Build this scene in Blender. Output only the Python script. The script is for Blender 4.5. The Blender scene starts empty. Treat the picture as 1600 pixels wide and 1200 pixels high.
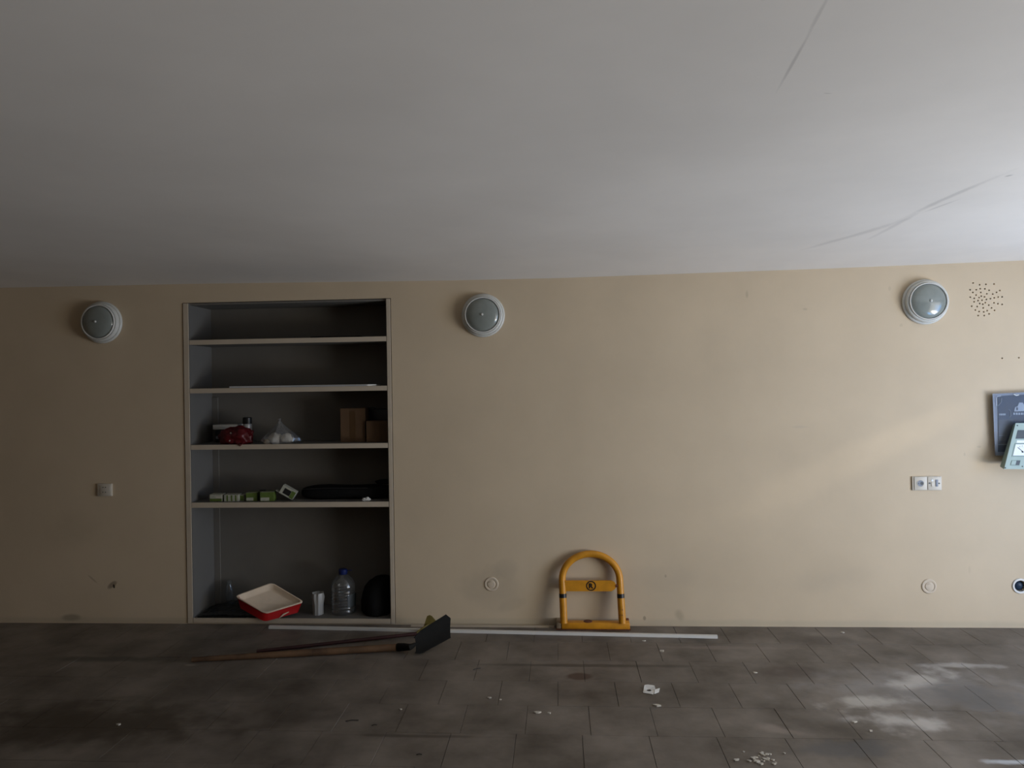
import bpy, bmesh, math, random
from mathutils import Vector, Matrix, noise
random.seed(7)
S = bpy.context.scene
COL = S.collection

# ------------------------------------------------------------ camera
FPX = 1150.0; RHO = .0155; PSI = math.atan(.063); CY = 600.0; CAMH = 1.6
ZC = FPX * 1.6 / 377
fw = Vector((-math.sin(PSI), math.cos(PSI), 0)); rr = Vector((math.cos(PSI), math.sin(PSI), 0)); zz = Vector((0, 0, 1))
rp = rr * math.cos(RHO) - zz * math.sin(RHO); up = rr * math.sin(RHO) + zz * math.cos(RHO)
CAM = Vector((ZC * math.sin(PSI), -ZC * math.cos(PSI), CAMH))
cd = bpy.data.cameras.new('camera'); cam = bpy.data.objects.new('camera', cd); COL.objects.link(cam)
cd.sensor_fit = 'HORIZONTAL'; cd.sensor_width = 36; cd.lens = 36 * FPX / 1600; cd.clip_start = .05
M4 = Matrix((rp, up, -fw)).transposed().to_4x4(); M4.translation = CAM
cam.matrix_world = M4
S.camera = cam

def ray(px, py): return fw + rp * ((px - 800) / FPX) + up * (-(py - CY) / FPX)
def W(px, py, y=0.0):                      # point of the world plane y = const seen at a pixel
    d = ray(px, py); return CAM + d * ((y - CAM.y) / d.y)
def F(px, py, z=0.0):                      # point of the world plane z = const seen at a pixel
    d = ray(px, py); return CAM + d * ((z - CAM.z) / d.z)

# ------------------------------------------------------------ light
vs = S.view_settings; vs.view_transform = 'Standard'; vs.look = 'None'; vs.exposure = 0.0; vs.gamma = 1; vs.use_curve_mapping = False
wd = bpy.data.worlds.new('overcast_sky'); S.world = wd; wd.use_nodes = True
bg = wd.node_tree.nodes['Background']; bg.inputs[0].default_value = (.55, .72, 1, 1); bg.inputs[1].default_value = 1.2
OPY0, OPY1, OPZ, RX = -4.2, -.95, 2.15, 4.25      # garage opening in the right wall
def area(name, loc, direction, sx, sy, power, color, spread=math.pi):
    l = bpy.data.lights.new(name, 'AREA'); l.shape = 'RECTANGLE'; l.size = sx; l.size_y = sy; l.energy = power; l.color = color; l.spread = spread
    o = bpy.data.objects.new(name, l); COL.objects.link(o); o.location = loc
    o.rotation_euler = Vector(direction).to_track_quat('-Z', 'Y').to_euler(); return o
# daylight that enters by the garage opening (sky share, and the bounce off the bright ground outside), plus added blue fills
area('daylight_sky', (RX + .35, -2.95, 1.15), (-1, .05, .05), 2.4, 2.0, 47, (1.0, .895, .73))
area('blue_fill_right', (RX + .30, -1.85, 1.0), (-1, .1, .0), 1.2, 1.7, 19, (.18, .60, 1.35))  # added blue fill, cools the right end of wall and ceiling
area('daylight_ground_bounce', (RX + .70, -2.9, .10), (-1, .0, .9), 2.5, 1.3, 178, (1.0, .935, .83))
area('blue_fill_low', (RX - .25, -2.6, .12), (-.35, .0, 1.0), 1.6, .4, 17, (.22, .72, 1.50))  # added blue lamp near the floor, tints the ceiling at the right
area('blue_fill_edge', (RX + .05, -1.25, 1.0), (-1, .55, .05), .45, 1.8, 4.4, (.05, .50, 1.5))  # small blue lamp added close by to cool only the right wall end
def glint(name, px, py, dirx, power, size, sc):      # sun thrown back by glass outside, raking along the wall
    t = W(px, py); l = bpy.data.lights.new(name, 'SPOT'); l.energy = power; l.spot_size = math.radians(size); l.spot_blend = 1; l.shadow_soft_size = .02; l.color = (1, .94, .84)
    o = bpy.data.objects.new(name, l); COL.objects.link(o); src = t + Vector(dirx); o.location = src
    fwd = (t - src).normalized(); side = Vector(dirx); side.y = 0; side.normalize()      # long axis along the wall
    zax = -fwd; xax = (side - zax * side.dot(zax)).normalized(); yax = zax.cross(xax)
    m = Matrix((xax, yax, zax)).transposed().to_4x4(); m.translation = src
    o.matrix_world = m @ Matrix.Diagonal((sc, 1, 1, 1)); return o
glint('window_glint', 1330, 718, (2.95, -1.75, 1.35), 80, 4.4, 4.2)
glint('window_glint', 1160, 525, (3.1, -1.6, .45), 75, 3.6, 4.0)
glint('window_glint', 1150, 570, (3.1, -1.6, .60), 85, 3.8, 4.2)

# ------------------------------------------------------------ material helpers
def mat(name, col, rough=.6, metal=0, noise_amt=0, noise_scale=8, bump=0, bump_scale=60, col2=None, spots=(), alpha=None, trans=0, coat=0, spec=.5, ior=1.45, gen='Position'):
    m = bpy.data.materials.new(name); m.use_nodes = True; nt = m.node_tree; N = nt.nodes; L = nt.links
    b = N['Principled BSDF']; b.inputs['Roughness'].default_value = rough; b.inputs['Metallic'].default_value = metal
    b.inputs['Base Color'].default_value = (*col, 1); b.inputs['Coat Weight'].default_value = coat
    b.inputs['Specular IOR Level'].default_value = spec; b.inputs['IOR'].default_value = ior
    if trans: b.inputs['Transmission Weight'].default_value = trans
    if alpha is not None: b.inputs['Alpha'].default_value = alpha
    if gen == 'Position': pos = N.new('ShaderNodeNewGeometry').outputs['Position']
    else: pos = N.new('ShaderNodeTexCoord').outputs['Object']
    cur = None
    if noise_amt or col2 or spots:
        n = N.new('ShaderNodeTexNoise'); n.inputs['Scale'].default_value = noise_scale; n.inputs['Detail'].default_value = 6; n.inputs['Roughness'].default_value = .6
        L.new(pos, n.inputs['Vector'])
        r = N.new('ShaderNodeMapRange'); r.inputs['From Min'].default_value = .35; r.inputs['From Max'].default_value = .68
        L.new(n.outputs['Fac'], r.inputs['Value'])
        mx = N.new('ShaderNodeMix'); mx.data_type = 'RGBA'
        c2 = col2 if col2 else tuple(c * (1 - noise_amt) for c in col)
        mx.inputs['A'].default_value = (*col, 1); mx.inputs['B'].default_value = (*c2, 1)
        L.new(r.outputs['Result'], mx.inputs['Factor']); cur = mx.outputs['Result']
    if spots:   # stains and painted-in light or shade, each with its own shape: (centre, radii, angle in plane, colour, strength, ragged, softness), axes = plane 'xz' or 'xy'
        nn = N.new('ShaderNodeTexNoise'); nn.inputs['Scale'].default_value = 7; nn.inputs['Detail'].default_value = 5
        L.new(pos, nn.inputs['Vector'])
        for (pl, c, rad, ang, sc, st, rag, soft) in spots:
            mp = N.new('ShaderNodeMapping'); mp.vector_type = 'TEXTURE'
            if pl == 'xz':
                mp.inputs['Location'].default_value = (c[0], 0, c[1]); mp.inputs['Scale'].default_value = (rad[0], 1000, rad[1]); mp.inputs['Rotation'].default_value = (0, -ang, 0)
            else:
                mp.inputs['Location'].default_value = (c[0], c[1], 0); mp.inputs['Scale'].default_value = (rad[0], rad[1], 1000); mp.inputs['Rotation'].default_value = (0, 0, ang)
            L.new(pos, mp.inputs['Vector'])
            ln = N.new('ShaderNodeVectorMath'); ln.operation = 'LENGTH'; L.new(mp.outputs['Vector'], ln.inputs[0])
            ad = N.new('ShaderNodeMath'); ad.operation = 'MULTIPLY_ADD'; L.new(nn.outputs['Fac'], ad.inputs[0]); ad.inputs[1].default_value = rag * 2; 
            sb = N.new('ShaderNodeMath'); sb.operation = 'SUBTRACT'; L.new(ln.outputs['Value'], sb.inputs[0]); sb.inputs[1].default_value = rag
            L.new(sb.outputs[0], ad.inputs[2])
            mr = N.new('ShaderNodeMapRange'); mr.interpolation_type = 'SMOOTHSTEP'
            mr.inputs['From Min'].default_value = 1 - soft; mr.inputs['From Max'].default_value = 1.0; mr.inputs['To Min'].default_value = st; mr.inputs['To Max'].default_value = 0
            L.new(ad.outputs[0], mr.inputs['Value'])
            m2 = N.new('ShaderNodeMix'); m2.data_type = 'RGBA'; L.new(mr.outputs['Result'], m2.inputs['Factor'])
            L.new(cur, m2.inputs['A']); m2.inputs['B'].default_value = (*sc, 1); cur = m2.outputs['Result']
    if cur is not None: L.new(cur, b.inputs['Base Color'])
    if bump:
        n2 = N.new('ShaderNodeTexNoise'); n2.inputs['Scale'].default_value = bump_scale; n2.inputs['Detail'].default_value = 4
        L.new(pos, n2.inputs['Vector']); bp = N.new('ShaderNodeBump'); bp.inputs['Strength'].default_value = bump; bp.inputs['Distance'].default_value = .01
        L.new(n2.outputs['Fac'], bp.inputs['Height']); L.new(bp.outputs['Normal'], b.inputs['Normal'])
    return m
def clear(name, tint, gloss=.12, rough=.08, opaque=0.0, diff=(.7, .7, .7), k=.55):    # thin clear plastic: straight-through with a sheen
    m = bpy.data.materials.new(name); m.use_nodes = True; nt = m.node_tree; N = nt.nodes; L = nt.links
    N.remove(N['Principled BSDF']); out = N['Material Output']
    t = N.new('ShaderNodeBsdfTransparent'); t.inputs[0].default_value = (*tint, 1)
    g = N.new('ShaderNodeBsdfGlossy'); g.inputs['Roughness'].default_value = rough
    d = N.new('ShaderNodeBsdfDiffuse'); d.inputs[0].default_value = (*diff, 1)
    lw = N.new('ShaderNodeLayerWeight'); lw.inputs[0].default_value = .35
    ma = N.new('ShaderNodeMath'); ma.operation = 'MULTIPLY_ADD'; ma.inputs[1].default_value = k; ma.inputs[2].default_value = gloss; ma.use_clamp = True
    L.new(lw.outputs['Facing'], ma.inputs[0])
    a = N.new('ShaderNodeMixShader'); a.inputs[0].default_value = opaque; L.new(t.outputs[0], a.inputs[1]); L.new(d.outputs[0], a.inputs[2])
    c = N.new('ShaderNodeMixShader'); L.new(ma.outputs[0], c.inputs[0]); L.new(a.outputs[0], c.inputs[1]); L.new(g.outputs[0], c.inputs[2])
    L.new(c.outputs[0], out.inputs[0]); return m

def xz(px, py): p = W(px, py); return (p.x, p.z)
def fxy(px, py): p = F(px, py); return (p.x, p.y)
def cxy(px, py): p = F(px, py, 2.31); return (p.x, p.y)
def cseg(a, b_, wid, st, rag):
    p, q = F(*a, 2.31), F(*b_, 2.31); d = q - p
    return ('xy', ((p.x + q.x) / 2, (p.y + q.y) / 2), (d.length / 2 * 1.25, wid), math.atan2(d.y, d.x), (.40, .37, .34), st, rag, .8)
dark = (.22, .18, .13)
wall_spots = [
    ('xz', xz(765, 918), (.26, .17), 0, (.36, .30, .22), .30, .5, .6),
    ('xz', xz(790, 890), (.10, .09), 0, (.36, .30, .22), .22, .5, .5),
    ('xz', xz(800, 945), (.13, .05), .3, (.34, .28, .2), .25, .4, .6),
    ('xz', xz(175, 914), (.05, .022), .6, (.12, .08, .05), .6, .5, .5),
    ('xz', xz(178, 916), (.008, .016), .2, (.02, .015, .01), .95, .3, .3),
    ('xz', xz(145, 905), (.05, .008), -.7, (.2, .14, .09), .35, .4, .6),
    ('xz', xz(1062, 962), (.035, .05), .4, (.25, .2, .13), .35, .5, .8),
    ('xz', xz(1007, 966), (.012, .018), 0, dark, .6, .4, .5),
    ('xz', xz(1040, 900), (.009, .014), 0, dark, .4, .4, .5),
    ('xz', xz(1167, 460), (.014, .035), 0, dark, .3, .4, .7),
    ('xz', xz(1258, 483), (.02, .010), 0, dark, .25, .4, .7),
    ('xz', xz(1250, 667), (.07, .012), 0, (.35, .32, .28), .2, .5, .7),
    ('xz', xz(1408, 508), (.018, .018), 0, dark, .18, .4, .7),
    ('xz', xz(1390, 451), (.012, .02), 0, dark, .18, .4, .7),
    ('xz', xz(1530, 698), (.02, .01), 0, dark, .25, .4, .7),
    ('xz', xz(1507, 710), (.01, .018), 0, dark, .25, .4, .7),
    ('xz', xz(1515, 890), (.012, .04), 0, dark, .12, .4, .7),
    ('xz', xz(1020, 905), (.5, .12), 0, (.34, .29, .23), .14, .6, .9),
    ('xz', xz(1300, 905), (.5, .1), .1, (.34, .29, .23), .12, .6, .9),
    ('xz', xz(110, 965), (.09, .03), 0, (.14, .12, .08), .5, .5, .7),
    ('xz', xz(120, 830), (.25, .2), 0, (.25, .2, .13), .16, .6, .9),
    ('xz', (0, 0.02), (9, .035), 0, (.30, .29, .22), .25, .3, .8),
]
M = {}
M['wall'] = mat('cream_wall_paint', (.595, .482, .335), .75, noise_amt=.09, noise_scale=1.6, bump=.12, bump_scale=9, spots=wall_spots)
M['plainwall'] = mat('dark_brown_bounce_paint', (.22, .14, .07), .8, noise_amt=.06, noise_scale=2)  # dark warm brown, chosen to cut and warm the light bounced by unseen walls
M['ceil'] = mat('white_ceiling_plaster', (.83, .785, .72), .8, noise_amt=.07, noise_scale=1.3, bump=.10, bump_scale=5, spots=[
    cseg((1216, 150), (1268, 62), .006, .45, .25), cseg((1262, 70), (1300, 2), .006, .3, .25), cseg((1192, 18), (1211, 4), .010, .6, .3),
    cseg((1400, 355), (1578, 278), .022, .38, .45), cseg((1440, 343), (1500, 322), .012, .35, .3), cseg((1570, 287), (1583, 283), .012, .7, .3),
    cseg((1250, 398), (1420, 350), .035, .3, .5), cseg((1352, 382), (1460, 330), .02, .25, .4), cseg((1286, 155), (1300, 156), .006, .3, .3)])
FS = (.20, .18, .155)
floor_spots = [
    ('xy', fxy(1130, 1012), (.55, .04), 0, (.24, .20, .17), .6, .5, .7),
    ('xy', fxy(1290, 1000), (.22, .10), 0, (.07, .058, .05), .5, .7, .6),
    ('xy', fxy(1240, 1050), (.2, .12), .2, (.08, .06, .05), .55, .7, .6),
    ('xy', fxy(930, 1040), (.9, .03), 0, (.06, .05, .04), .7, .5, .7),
    ('xy', fxy(905, 1057), (.09, .06), 0, (.07, .04, .03), .8, .4, .4),
    ('xy', fxy(1430, 1075), (.75, .42), .2, (.30, .28, .26), .55, .9, .9),  # broad pale haze painted in to make the right floor lighter
    ('xy', fxy(1350, 1098), (.28, .11), .25, (.50, .46, .40), .75, 1.2, .9),
    ('xy', fxy(1440, 1060), (.30, .11), .5, (.50, .46, .41), .75, 1.2, .95),
    ('xy', fxy(1415, 1128), (.24, .13), -.3, (.52, .48, .43), .8, 1.2, .95),
    ('xy', fxy(1500, 1040), (.34, .05), 0, (.46, .43, .39), .65, 1.0, .9),
    ('xy', fxy(1215, 1140), (.16, .06), -.4, (.36, .30, .25), .5, .8, .8),
    ('xy', fxy(1530, 1090), (.28, .20), 0, (.115, .11, .105), .7, .7, .6),
    ('xy', fxy(1330, 1170), (.3, .09), 0, (.09, .09, .09), .6, .8, .6),
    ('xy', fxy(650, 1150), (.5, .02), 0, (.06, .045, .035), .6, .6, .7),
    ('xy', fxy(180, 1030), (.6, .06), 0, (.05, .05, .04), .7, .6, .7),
    ('xy', fxy(150, 1130), (1.0, .32), 0, (.05, .038, .026), .85, .8, .8),  # large dark patch, deepens the dim lower left floor by colour
    ('xy', fxy(297, 1039), (.05, .02), 0, (.3, .27, .22), .6, .6, .7),
    ('xy', fxy(1575, 1190), (.16, .03), 0, (.6, .62, .64), .7, .9, .7),  # white reflection painted into the floor colour
]
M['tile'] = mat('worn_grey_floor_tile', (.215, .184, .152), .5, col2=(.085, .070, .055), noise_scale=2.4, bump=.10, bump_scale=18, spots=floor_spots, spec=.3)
M['grout'] = mat('dark_grout', (.055, .046, .038), .9)
M['ground'] = mat('concrete_yard', (.45, .44, .42), .9, noise_amt=.2, noise_scale=2)
M['cab'] = mat('cream_board', (.52, .44, .335), .55, noise_amt=.08, noise_scale=5)
M['cabin'] = mat('grey_board_inside', (.16, .150, .132), .7, noise_amt=.1, noise_scale=3)
M['cabside'] = mat('grey_side_lining', (.12, .115, .105), .75, noise_amt=.1, noise_scale=3)
M['lampw'] = mat('aged_white_plastic', (.62, .62, .575), .4, noise_amt=.08, noise_scale=20, gen='Object')
M['lampg'] = mat('frosted_grey_green_glass', (.25, .275, .25), .22, coat=.5, noise_amt=.18, noise_scale=9, gen='Object')
M['white'] = mat('white_plastic', (.68, .67, .63), .4)
M['plate'] = mat('ivory_socket_plastic', (.57, .52, .43), .45)
M['black'] = mat('black_plastic', (.012, .012, .012), .4)
M['blackcloth'] = mat('black_cloth', (.008, .008, .008), .9, bump=.3, bump_scale=40, spec=.1)
M['blackfilm'] = mat('black_film', (.015, .015, .014), .35, bump=.3, bump_scale=25)
M['yellow'] = mat('scuffed_yellow_paint', (.64, .275, .014), .45, noise_amt=.22, noise_scale=14, coat=.1)
M['rust'] = mat('rusty_brown_metal', (.16, .05, .02), .7, noise_amt=.4, noise_scale=50)
M['galv'] = mat('dull_galvanised_metal', (.35, .27, .18), .5, noise_amt=.4, noise_scale=40, metal=.3)
M['wood'] = mat('worn_wood', (.13, .07, .033), .65, col2=(.05, .026, .012), noise_scale=9)
M['redwood'] = mat('dark_red_painted_wood', (.035, .007, .006), .6, noise_amt=.3, noise_scale=12)
M['steel'] = mat('dark_blade_steel', (.011, .0105, .009), .85, spec=.2, noise_amt=.3, noise_scale=12)
M['olive'] = mat('olive_yellow_steel', (.16, .12, .025), .6, noise_amt=.3, noise_scale=15)
M['red'] = mat('red_plastic', (.42, .005, .007), .45)
M['redfilm'] = mat('red_film_bag', (.10, .003, .006), .45, noise_amt=.35, noise_scale=22)
M['traycream'] = mat('dried_cream_paint', (.78, .64, .48), .55, noise_amt=.08, noise_scale=14)
M['card'] = mat('brown_cardboard', (.11, .062, .03), .8, noise_amt=.15, noise_scale=20)
M['tape'] = mat('brown_tape', (.08, .045, .02), .35)
M['cgreen'] = mat('green_carton', (.10, .15, .03), .5, noise_amt=.2, noise_scale=60)
M['cwhite'] = mat('white_carton', (.40, .40, .32), .5, noise_amt=.2, noise_scale=60)
M['blue'] = mat('blue_plastic', (.004, .014, .10), .45)
M['navy'] = mat('navy_glossy_plastic', (.020, .038, .068), .35, spec=.2, noise_amt=.2, noise_scale=10)
M['slate'] = mat('slate_panel', (.07, .082, .094), .45, spec=.2, noise_amt=.15, noise_scale=12)
M['casegrey'] = mat('grey_violet_translucent_case', (.21, .235, .28), .45, noise_amt=.15, noise_scale=15)
M['mint'] = mat('mint_green_metal', (.33, .42, .375), .45, noise_amt=.06, noise_scale=15)
M['mintdark'] = mat('shaded_mint_side', (.20, .27, .235), .5)  # darker copy of the mint, shade of sides and recess put into the colour
M['smoke'] = mat('smoked_window', (.045, .055, .06), .45)
M['dial'] = mat('white_dial', (.75, .78, .78), .4)
M['pmark'] = mat('pale_print', (.30, .34, .38), .5)
M['silver'] = mat('silver_metal', (.55, .55, .55), .35, metal=.6)
M['foam'] = mat('off_white_lumps', (.50, .46, .39), .8)
M['clear'] = clear('clear_bottle_plastic', (.86, .90, .92), .05, .12, .06)
M['film'] = clear('clear_bag_film', (.88, .88, .86), .05, .22, .13)
M['cup'] = clear('crinkled_clear_cup', (.80, .80, .78), .02, .4, .7, (.5, .49, .46), k=.25)
M['cover'] = clear('clear_case_cover', (.93, .95, .98), .0, .5, .03, k=.04)

# ------------------------------------------------------------ mesh helpers
def wloc(o):
    v = Vector(); 
    while o is not None: v += o.location; o = o.parent
    return v
def root(name, loc, label, cat, group=None, kind=None):
    o = bpy.data.objects.new(name, None); COL.objects.link(o); o.location = loc; o.empty_display_size = .05
    return tag(o, label, cat, group, kind)
def tag(o, label=None, cat=None, group=None, kind=None):
    if label: o['label'] = label
    if cat: o['category'] = cat
    if group: o['group'] = group
    if kind: o['kind'] = kind
    return o
class B:
    def __init__(s): s.bm = bmesh.new()
    def box(s, a, b, bev=0, rot=None, seg=2):
        a, b = Vector(a), Vector(b); c = (a + b) / 2; d = b - a
        r = bmesh.ops.create_cube(s.bm, size=1); vs_ = r['verts']
        for v in vs_: v.co = Vector((v.co.x * abs(d.x), v.co.y * abs(d.y), v.co.z * abs(d.z)))
        if bev:
            es = list({e for v in vs_ for e in v.link_edges})
            rb = bmesh.ops.bevel(s.bm, geom=es, offset=bev, segments=seg, affect='EDGES', profile=.5)
            vs_ = list({v for v in rb['verts']} | {v for f in rb['faces'] for v in f.verts} | {v for v in vs_ if v.is_valid})
        for v in vs_:
            if rot: v.co = rot @ v.co
            v.co += c
        return s
    def tube(s, pts, rad, n=12, cap=True):
        pts = [Vector(p) for p in pts]; rings = []
        R = rad if hasattr(rad, '__len__') else [rad] * len(pts)
        t0 = (pts[1] - pts[0]).normalized(); ref = Vector((0, 0, 1)) if abs(t0.z) < .9 else Vector((0, 1, 0))
        u = t0.cross(ref).normalized()
        for i, p in enumerate(pts):
            t = (pts[min(i + 1, len(pts) - 1)] - pts[max(i - 1, 0)]).normalized()
            u = (u - t * u.dot(t)).normalized(); v = t.cross(u)
            rings.append([s.bm.verts.new(p + (u * math.cos(2 * math.pi * k / n) + v * math.sin(2 * math.pi * k / n)) * R[i]) for k in range(n)])
        for a, b in zip(rings, rings[1:]):
            for k in range(n): s.bm.faces.new((a[k], a[(k + 1) % n], b[(k + 1) % n], b[k]))
        if cap: s.bm.faces.new(rings[0][::-1]); s.bm.faces.new(rings[-1])
        return s
    def lathe(s, prof, origin=(0, 0, 0), axis='z', n=32, cap=True, wob=None):   # prof: list of (radius, height)
        O = Vector(origin); rings = []
        for (r, h) in prof:
            ring = []
            for k in range(n):
                a = 2 * math.pi * k / n; q = r * (wob(a, h) if wob else 1)
                c, d = q * math.cos(a), q * math.sin(a)
                p = Vector((c, d, h)) if axis == 'z' else Vector((c, -h, d))
                ring.append(s.bm.verts.new(O + p))
            rings.append(ring)
        for a, b in zip(rings, rings[1:]):
            for k in range(n): s.bm.faces.new((a[k], a[(k + 1) % n], b[(k + 1) % n], b[k]))
        if cap: s.bm.faces.new(rings[0][::-1]); s.bm.faces.new(rings[-1])
        return s
    def hull(s, pts):
        vs_ = [s.bm.verts.new(p) for p in pts]; r = bmesh.ops.convex_hull(s.bm, input=vs_); return s
    def prism(s, poly, off):       # polygon extruded along off
        off = Vector(off); a = [s.bm.verts.new(p) for p in poly]; b = [s.bm.verts.new(Vector(p) + off) for p in poly]; n = len(poly)
        s.bm.faces.new(a); s.bm.faces.new(b[::-1])
        for k in range(n): s.bm.faces.new((a[k], b[k], b[(k + 1) % n], a[(k + 1) % n]))
        return s
    def blob(s, c, r, sub=3, amp=.2, fr=3, seed=0, flat=None):
        res = bmesh.ops.create_icosphere(s.bm, subdivisions=sub, radius=1)
        for v in res['verts']:
            n_ = v.co.normalized(); k = 1 + amp * noise.fractal(n_ * fr + Vector((seed, seed * 2, 0)), .8, 2, 3)
            p = Vector((n_.x * r[0] * k, n_.y * r[1] * k, n_.z * r[2] * k))
            if flat is not None and p.z < flat: p.z = flat
            v.co = p + Vector(c)
        return s
    def grid(s, fn, nu, nv, thick=0):
        g = [[s.bm.verts.new(fn(i / nu, j / nv)) for j in range(nv + 1)] for i in range(nu + 1)]
        fs = [s.bm.faces.new((g[i][j], g[i + 1][j], g[i + 1][j + 1], g[i][j + 1])) for i in range(nu) for j in range(nv)]
        if thick: bmesh.ops.recalc_face_normals(s.bm, faces=s.bm.faces); bmesh.ops.solidify(s.bm, geom=fs, thickness=thick)
        return s
    def build(s, name, m, parent=None, smooth=True, ang=35, recalc=True):
        bm = s.bm
        if recalc: bmesh.ops.recalc_face_normals(bm, faces=bm.faces)
        off = wloc(parent) if parent is not None else Vector()
        for v in bm.verts: v.co -= off
        for e in bm.edges:
            if len(e.link_faces) == 2 and e.calc_face_angle(0) > math.radians(ang): e.smooth = False
        for f in bm.faces: f.smooth = smooth
        me = bpy.data.meshes.new(name); bm.to_mesh(me); bm.free()
        o = bpy.data.objects.new(name, me); COL.objects.link(o)
        if m: me.materials.append(M[m])
        if parent is not None: o.parent = parent
        return o
def solo(name, b, m, label, cat, group=None, kind=None, **k):      # one-mesh top-level thing, origin at its base
    bm = b.bm; vs_ = [v.co for v in bm.verts]
    c = Vector(((min(v.x for v in vs_) + max(v.x for v in vs_)) / 2, (min(v.y for v in vs_) + max(v.y for v in vs_)) / 2, min(v.z for v in vs_)))
    for v in bm.verts: v.co -= c
    o = b.build(name, m, **k); o.location = c; return tag(o, label, cat, group, kind)
def copy_tree(o, parent=None):
    c = o.copy(); COL.objects.link(c); c.parent = parent
    for ch in list(o.children): copy_tree(ch, c)
    return c

# ------------------------------------------------------------ room shell
HC = 2.31; XL, YB = -5.2, -6.6
NX0, NX1, NZ0, NZ1, ND = W(289, 720).x, W(614.5, 720).x, .004, W(450, 469.5).z, .33
w = B().box((XL - .2, 0, -.2), (RX + .2, .5, HC + .2)).build('wall_back', 'wall', smooth=False); tag(w, kind='structure')
# drilled holes, niche and pipe hole are cut into the wall for real
cut = B().box((NX0, -.1, NZ0), (NX1, ND, NZ1))
holes = [(937,281),(1005,300),(1070,295),(1155,292),(905,352),(970,352),(1011,341),(1060,342),(1103,357),(1215,360),(934,380),(1017,380),(1079,394),(1181,379),(1141,397),(968,407),(1022,418),(907,429),(948,441),(999,433),(1056,426),(1076,453),(1117,445),(1157,436),(1198,428),(1239,426),(988,465),(1030,461),(948,477),(1064,486),(1006,495),(1038,502),(1155,488),(1195,497),(1239,505),(922,523),(980,527),(1100,512),(1042,541),(1129,541),(960,563),(999,578),(1048,583),(1083,570),(1160,566),(1103,603),(989,621),(1053,621),(1239,1065),(1413,1060)]
def cylcut(p, r, depth=.05):
    cut.lathe([(r, -.02), (r, .0), (r, .0 - 0)], (0, 0, 0)) if False else cut.tube([(p.x, -.05, p.z), (p.x, depth, p.z)], r, 12)
for (a, b_) in holes: cylcut(W(1380 + a / 6.667, 400 + b_ / 6.667), .0052)
PIPE = W(1593.5, 915.5); cylcut(PIPE, .034, .06)
co = cut.build('cutter', None, smooth=False)
md = w.modifiers.new('b', 'BOOLEAN'); md.operation = 'DIFFERENCE'; md.object = co; md.solver = 'EXACT'; md.use_self = True
dg = bpy.context.evaluated_depsgraph_get(); me2 = bpy.data.meshes.new_from_object(w.evaluated_get(dg)); w.modifiers.clear(); w.data = me2
bpy.data.objects.remove(co)
M['holedark'] = mat('dark_drill_dust', (.05, .045, .04), .9)
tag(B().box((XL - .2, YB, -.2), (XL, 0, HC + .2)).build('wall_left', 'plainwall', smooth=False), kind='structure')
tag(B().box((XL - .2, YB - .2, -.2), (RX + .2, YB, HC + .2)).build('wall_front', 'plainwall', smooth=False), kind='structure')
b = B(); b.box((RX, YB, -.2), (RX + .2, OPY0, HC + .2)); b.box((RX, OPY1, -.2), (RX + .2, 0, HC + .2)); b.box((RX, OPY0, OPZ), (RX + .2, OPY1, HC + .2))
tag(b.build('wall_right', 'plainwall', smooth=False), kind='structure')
for i, (a, c) in enumerate([((RX - .02, OPY0 - .08, 0), (RX + .06, OPY0, OPZ + .08)), ((RX - .02, OPY1, 0), (RX + .06, OPY1 + .08, OPZ + .08)), ((RX - .02, OPY0 - .08, OPZ), (RX + .06, OPY1 + .08, OPZ + .08))]):
    tag(B().box(a, c, .005).build('trim_%d' % (i + 1), 'white', smooth=False), kind='structure')
# ceiling: gently uneven plaster that turns down into the wall
def ceilpt(u, v):
    x = XL - .1 + u * (RX - XL + .2); y = YB - .1 + v * (.12 - YB)
    n = noise.noise(Vector((x * .55, y * .9, 3))) * .014 + noise.noise(Vector((x * 1.6, y * 2.2, 8))) * .004
    drop = .035 * math.exp(-((y / .16) ** 2)) if y < 0 else .035
    edge = min(1, max(0, -y / .5)); K = ((-9, 2.322), (-3.5, 2.321), (-2.2, 2.316), (-.42, 2.295), (.33, 2.293), (.85, 2.299), (2.08, 2.313), (3.27, 2.334), (9, 2.35))
    for (xa, za), (xb, zb_) in zip(K, K[1:]):
        if xa <= x <= xb: hj = za + (zb_ - za) * (x - xa) / (xb - xa)
    return Vector((x, y, (HC + .022 + n) * edge + (hj + .012) * (1 - edge) - drop * .34))
cb = B().grid(ceilpt, 110, 90); c_ = cb.build('ceiling', 'ceil', ang=80); tag(c_, kind='structure')
cs = B().box((XL - .2, YB - .2, HC + .1), (RX + .2, .2, HC + .25)).build('ceiling_slab', 'ceil', c_, smooth=False)
# floor: slab with one tile object per tile where the photo shows the joints
fl = tag(B().box((XL - .2, YB - .2, -.2), (RX + .2, .02, -.006)).build('floor', 'grout', smooth=False), kind='structure')
offs = {0: .13, 1: .28, 2: .125, 3: .28, 4: .13, 5: .09}
TP = .30
def tilemesh():
    bb = B(); g = .0009; e = .0009; h = TP / 2 - g
    lo = [bb.bm.verts.new((sx * h, sy * h, -.006)) for sx, sy in ((-1, -1), (1, -1), (1, 1), (-1, 1))]
    mi = [bb.bm.verts.new((sx * h, sy * h, -e)) for sx, sy in ((-1, -1), (1, -1), (1, 1), (-1, 1))]
    hi = [bb.bm.verts.new((sx * (h - e), sy * (h - e), 0)) for sx, sy in ((-1, -1), (1, -1), (1, 1), (-1, 1))]
    for A, C in ((lo, mi), (mi, hi)):
        for k in range(4): bb.bm.faces.new((A[k], A[(k + 1) % 4], C[(k + 1) % 4], C[k]))
    bb.bm.faces.new(hi); o = bb.build('tile', 'tile', fl, smooth=False); return o
t0 = tilemesh(); first = True; far = B(); ntile = 0
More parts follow.
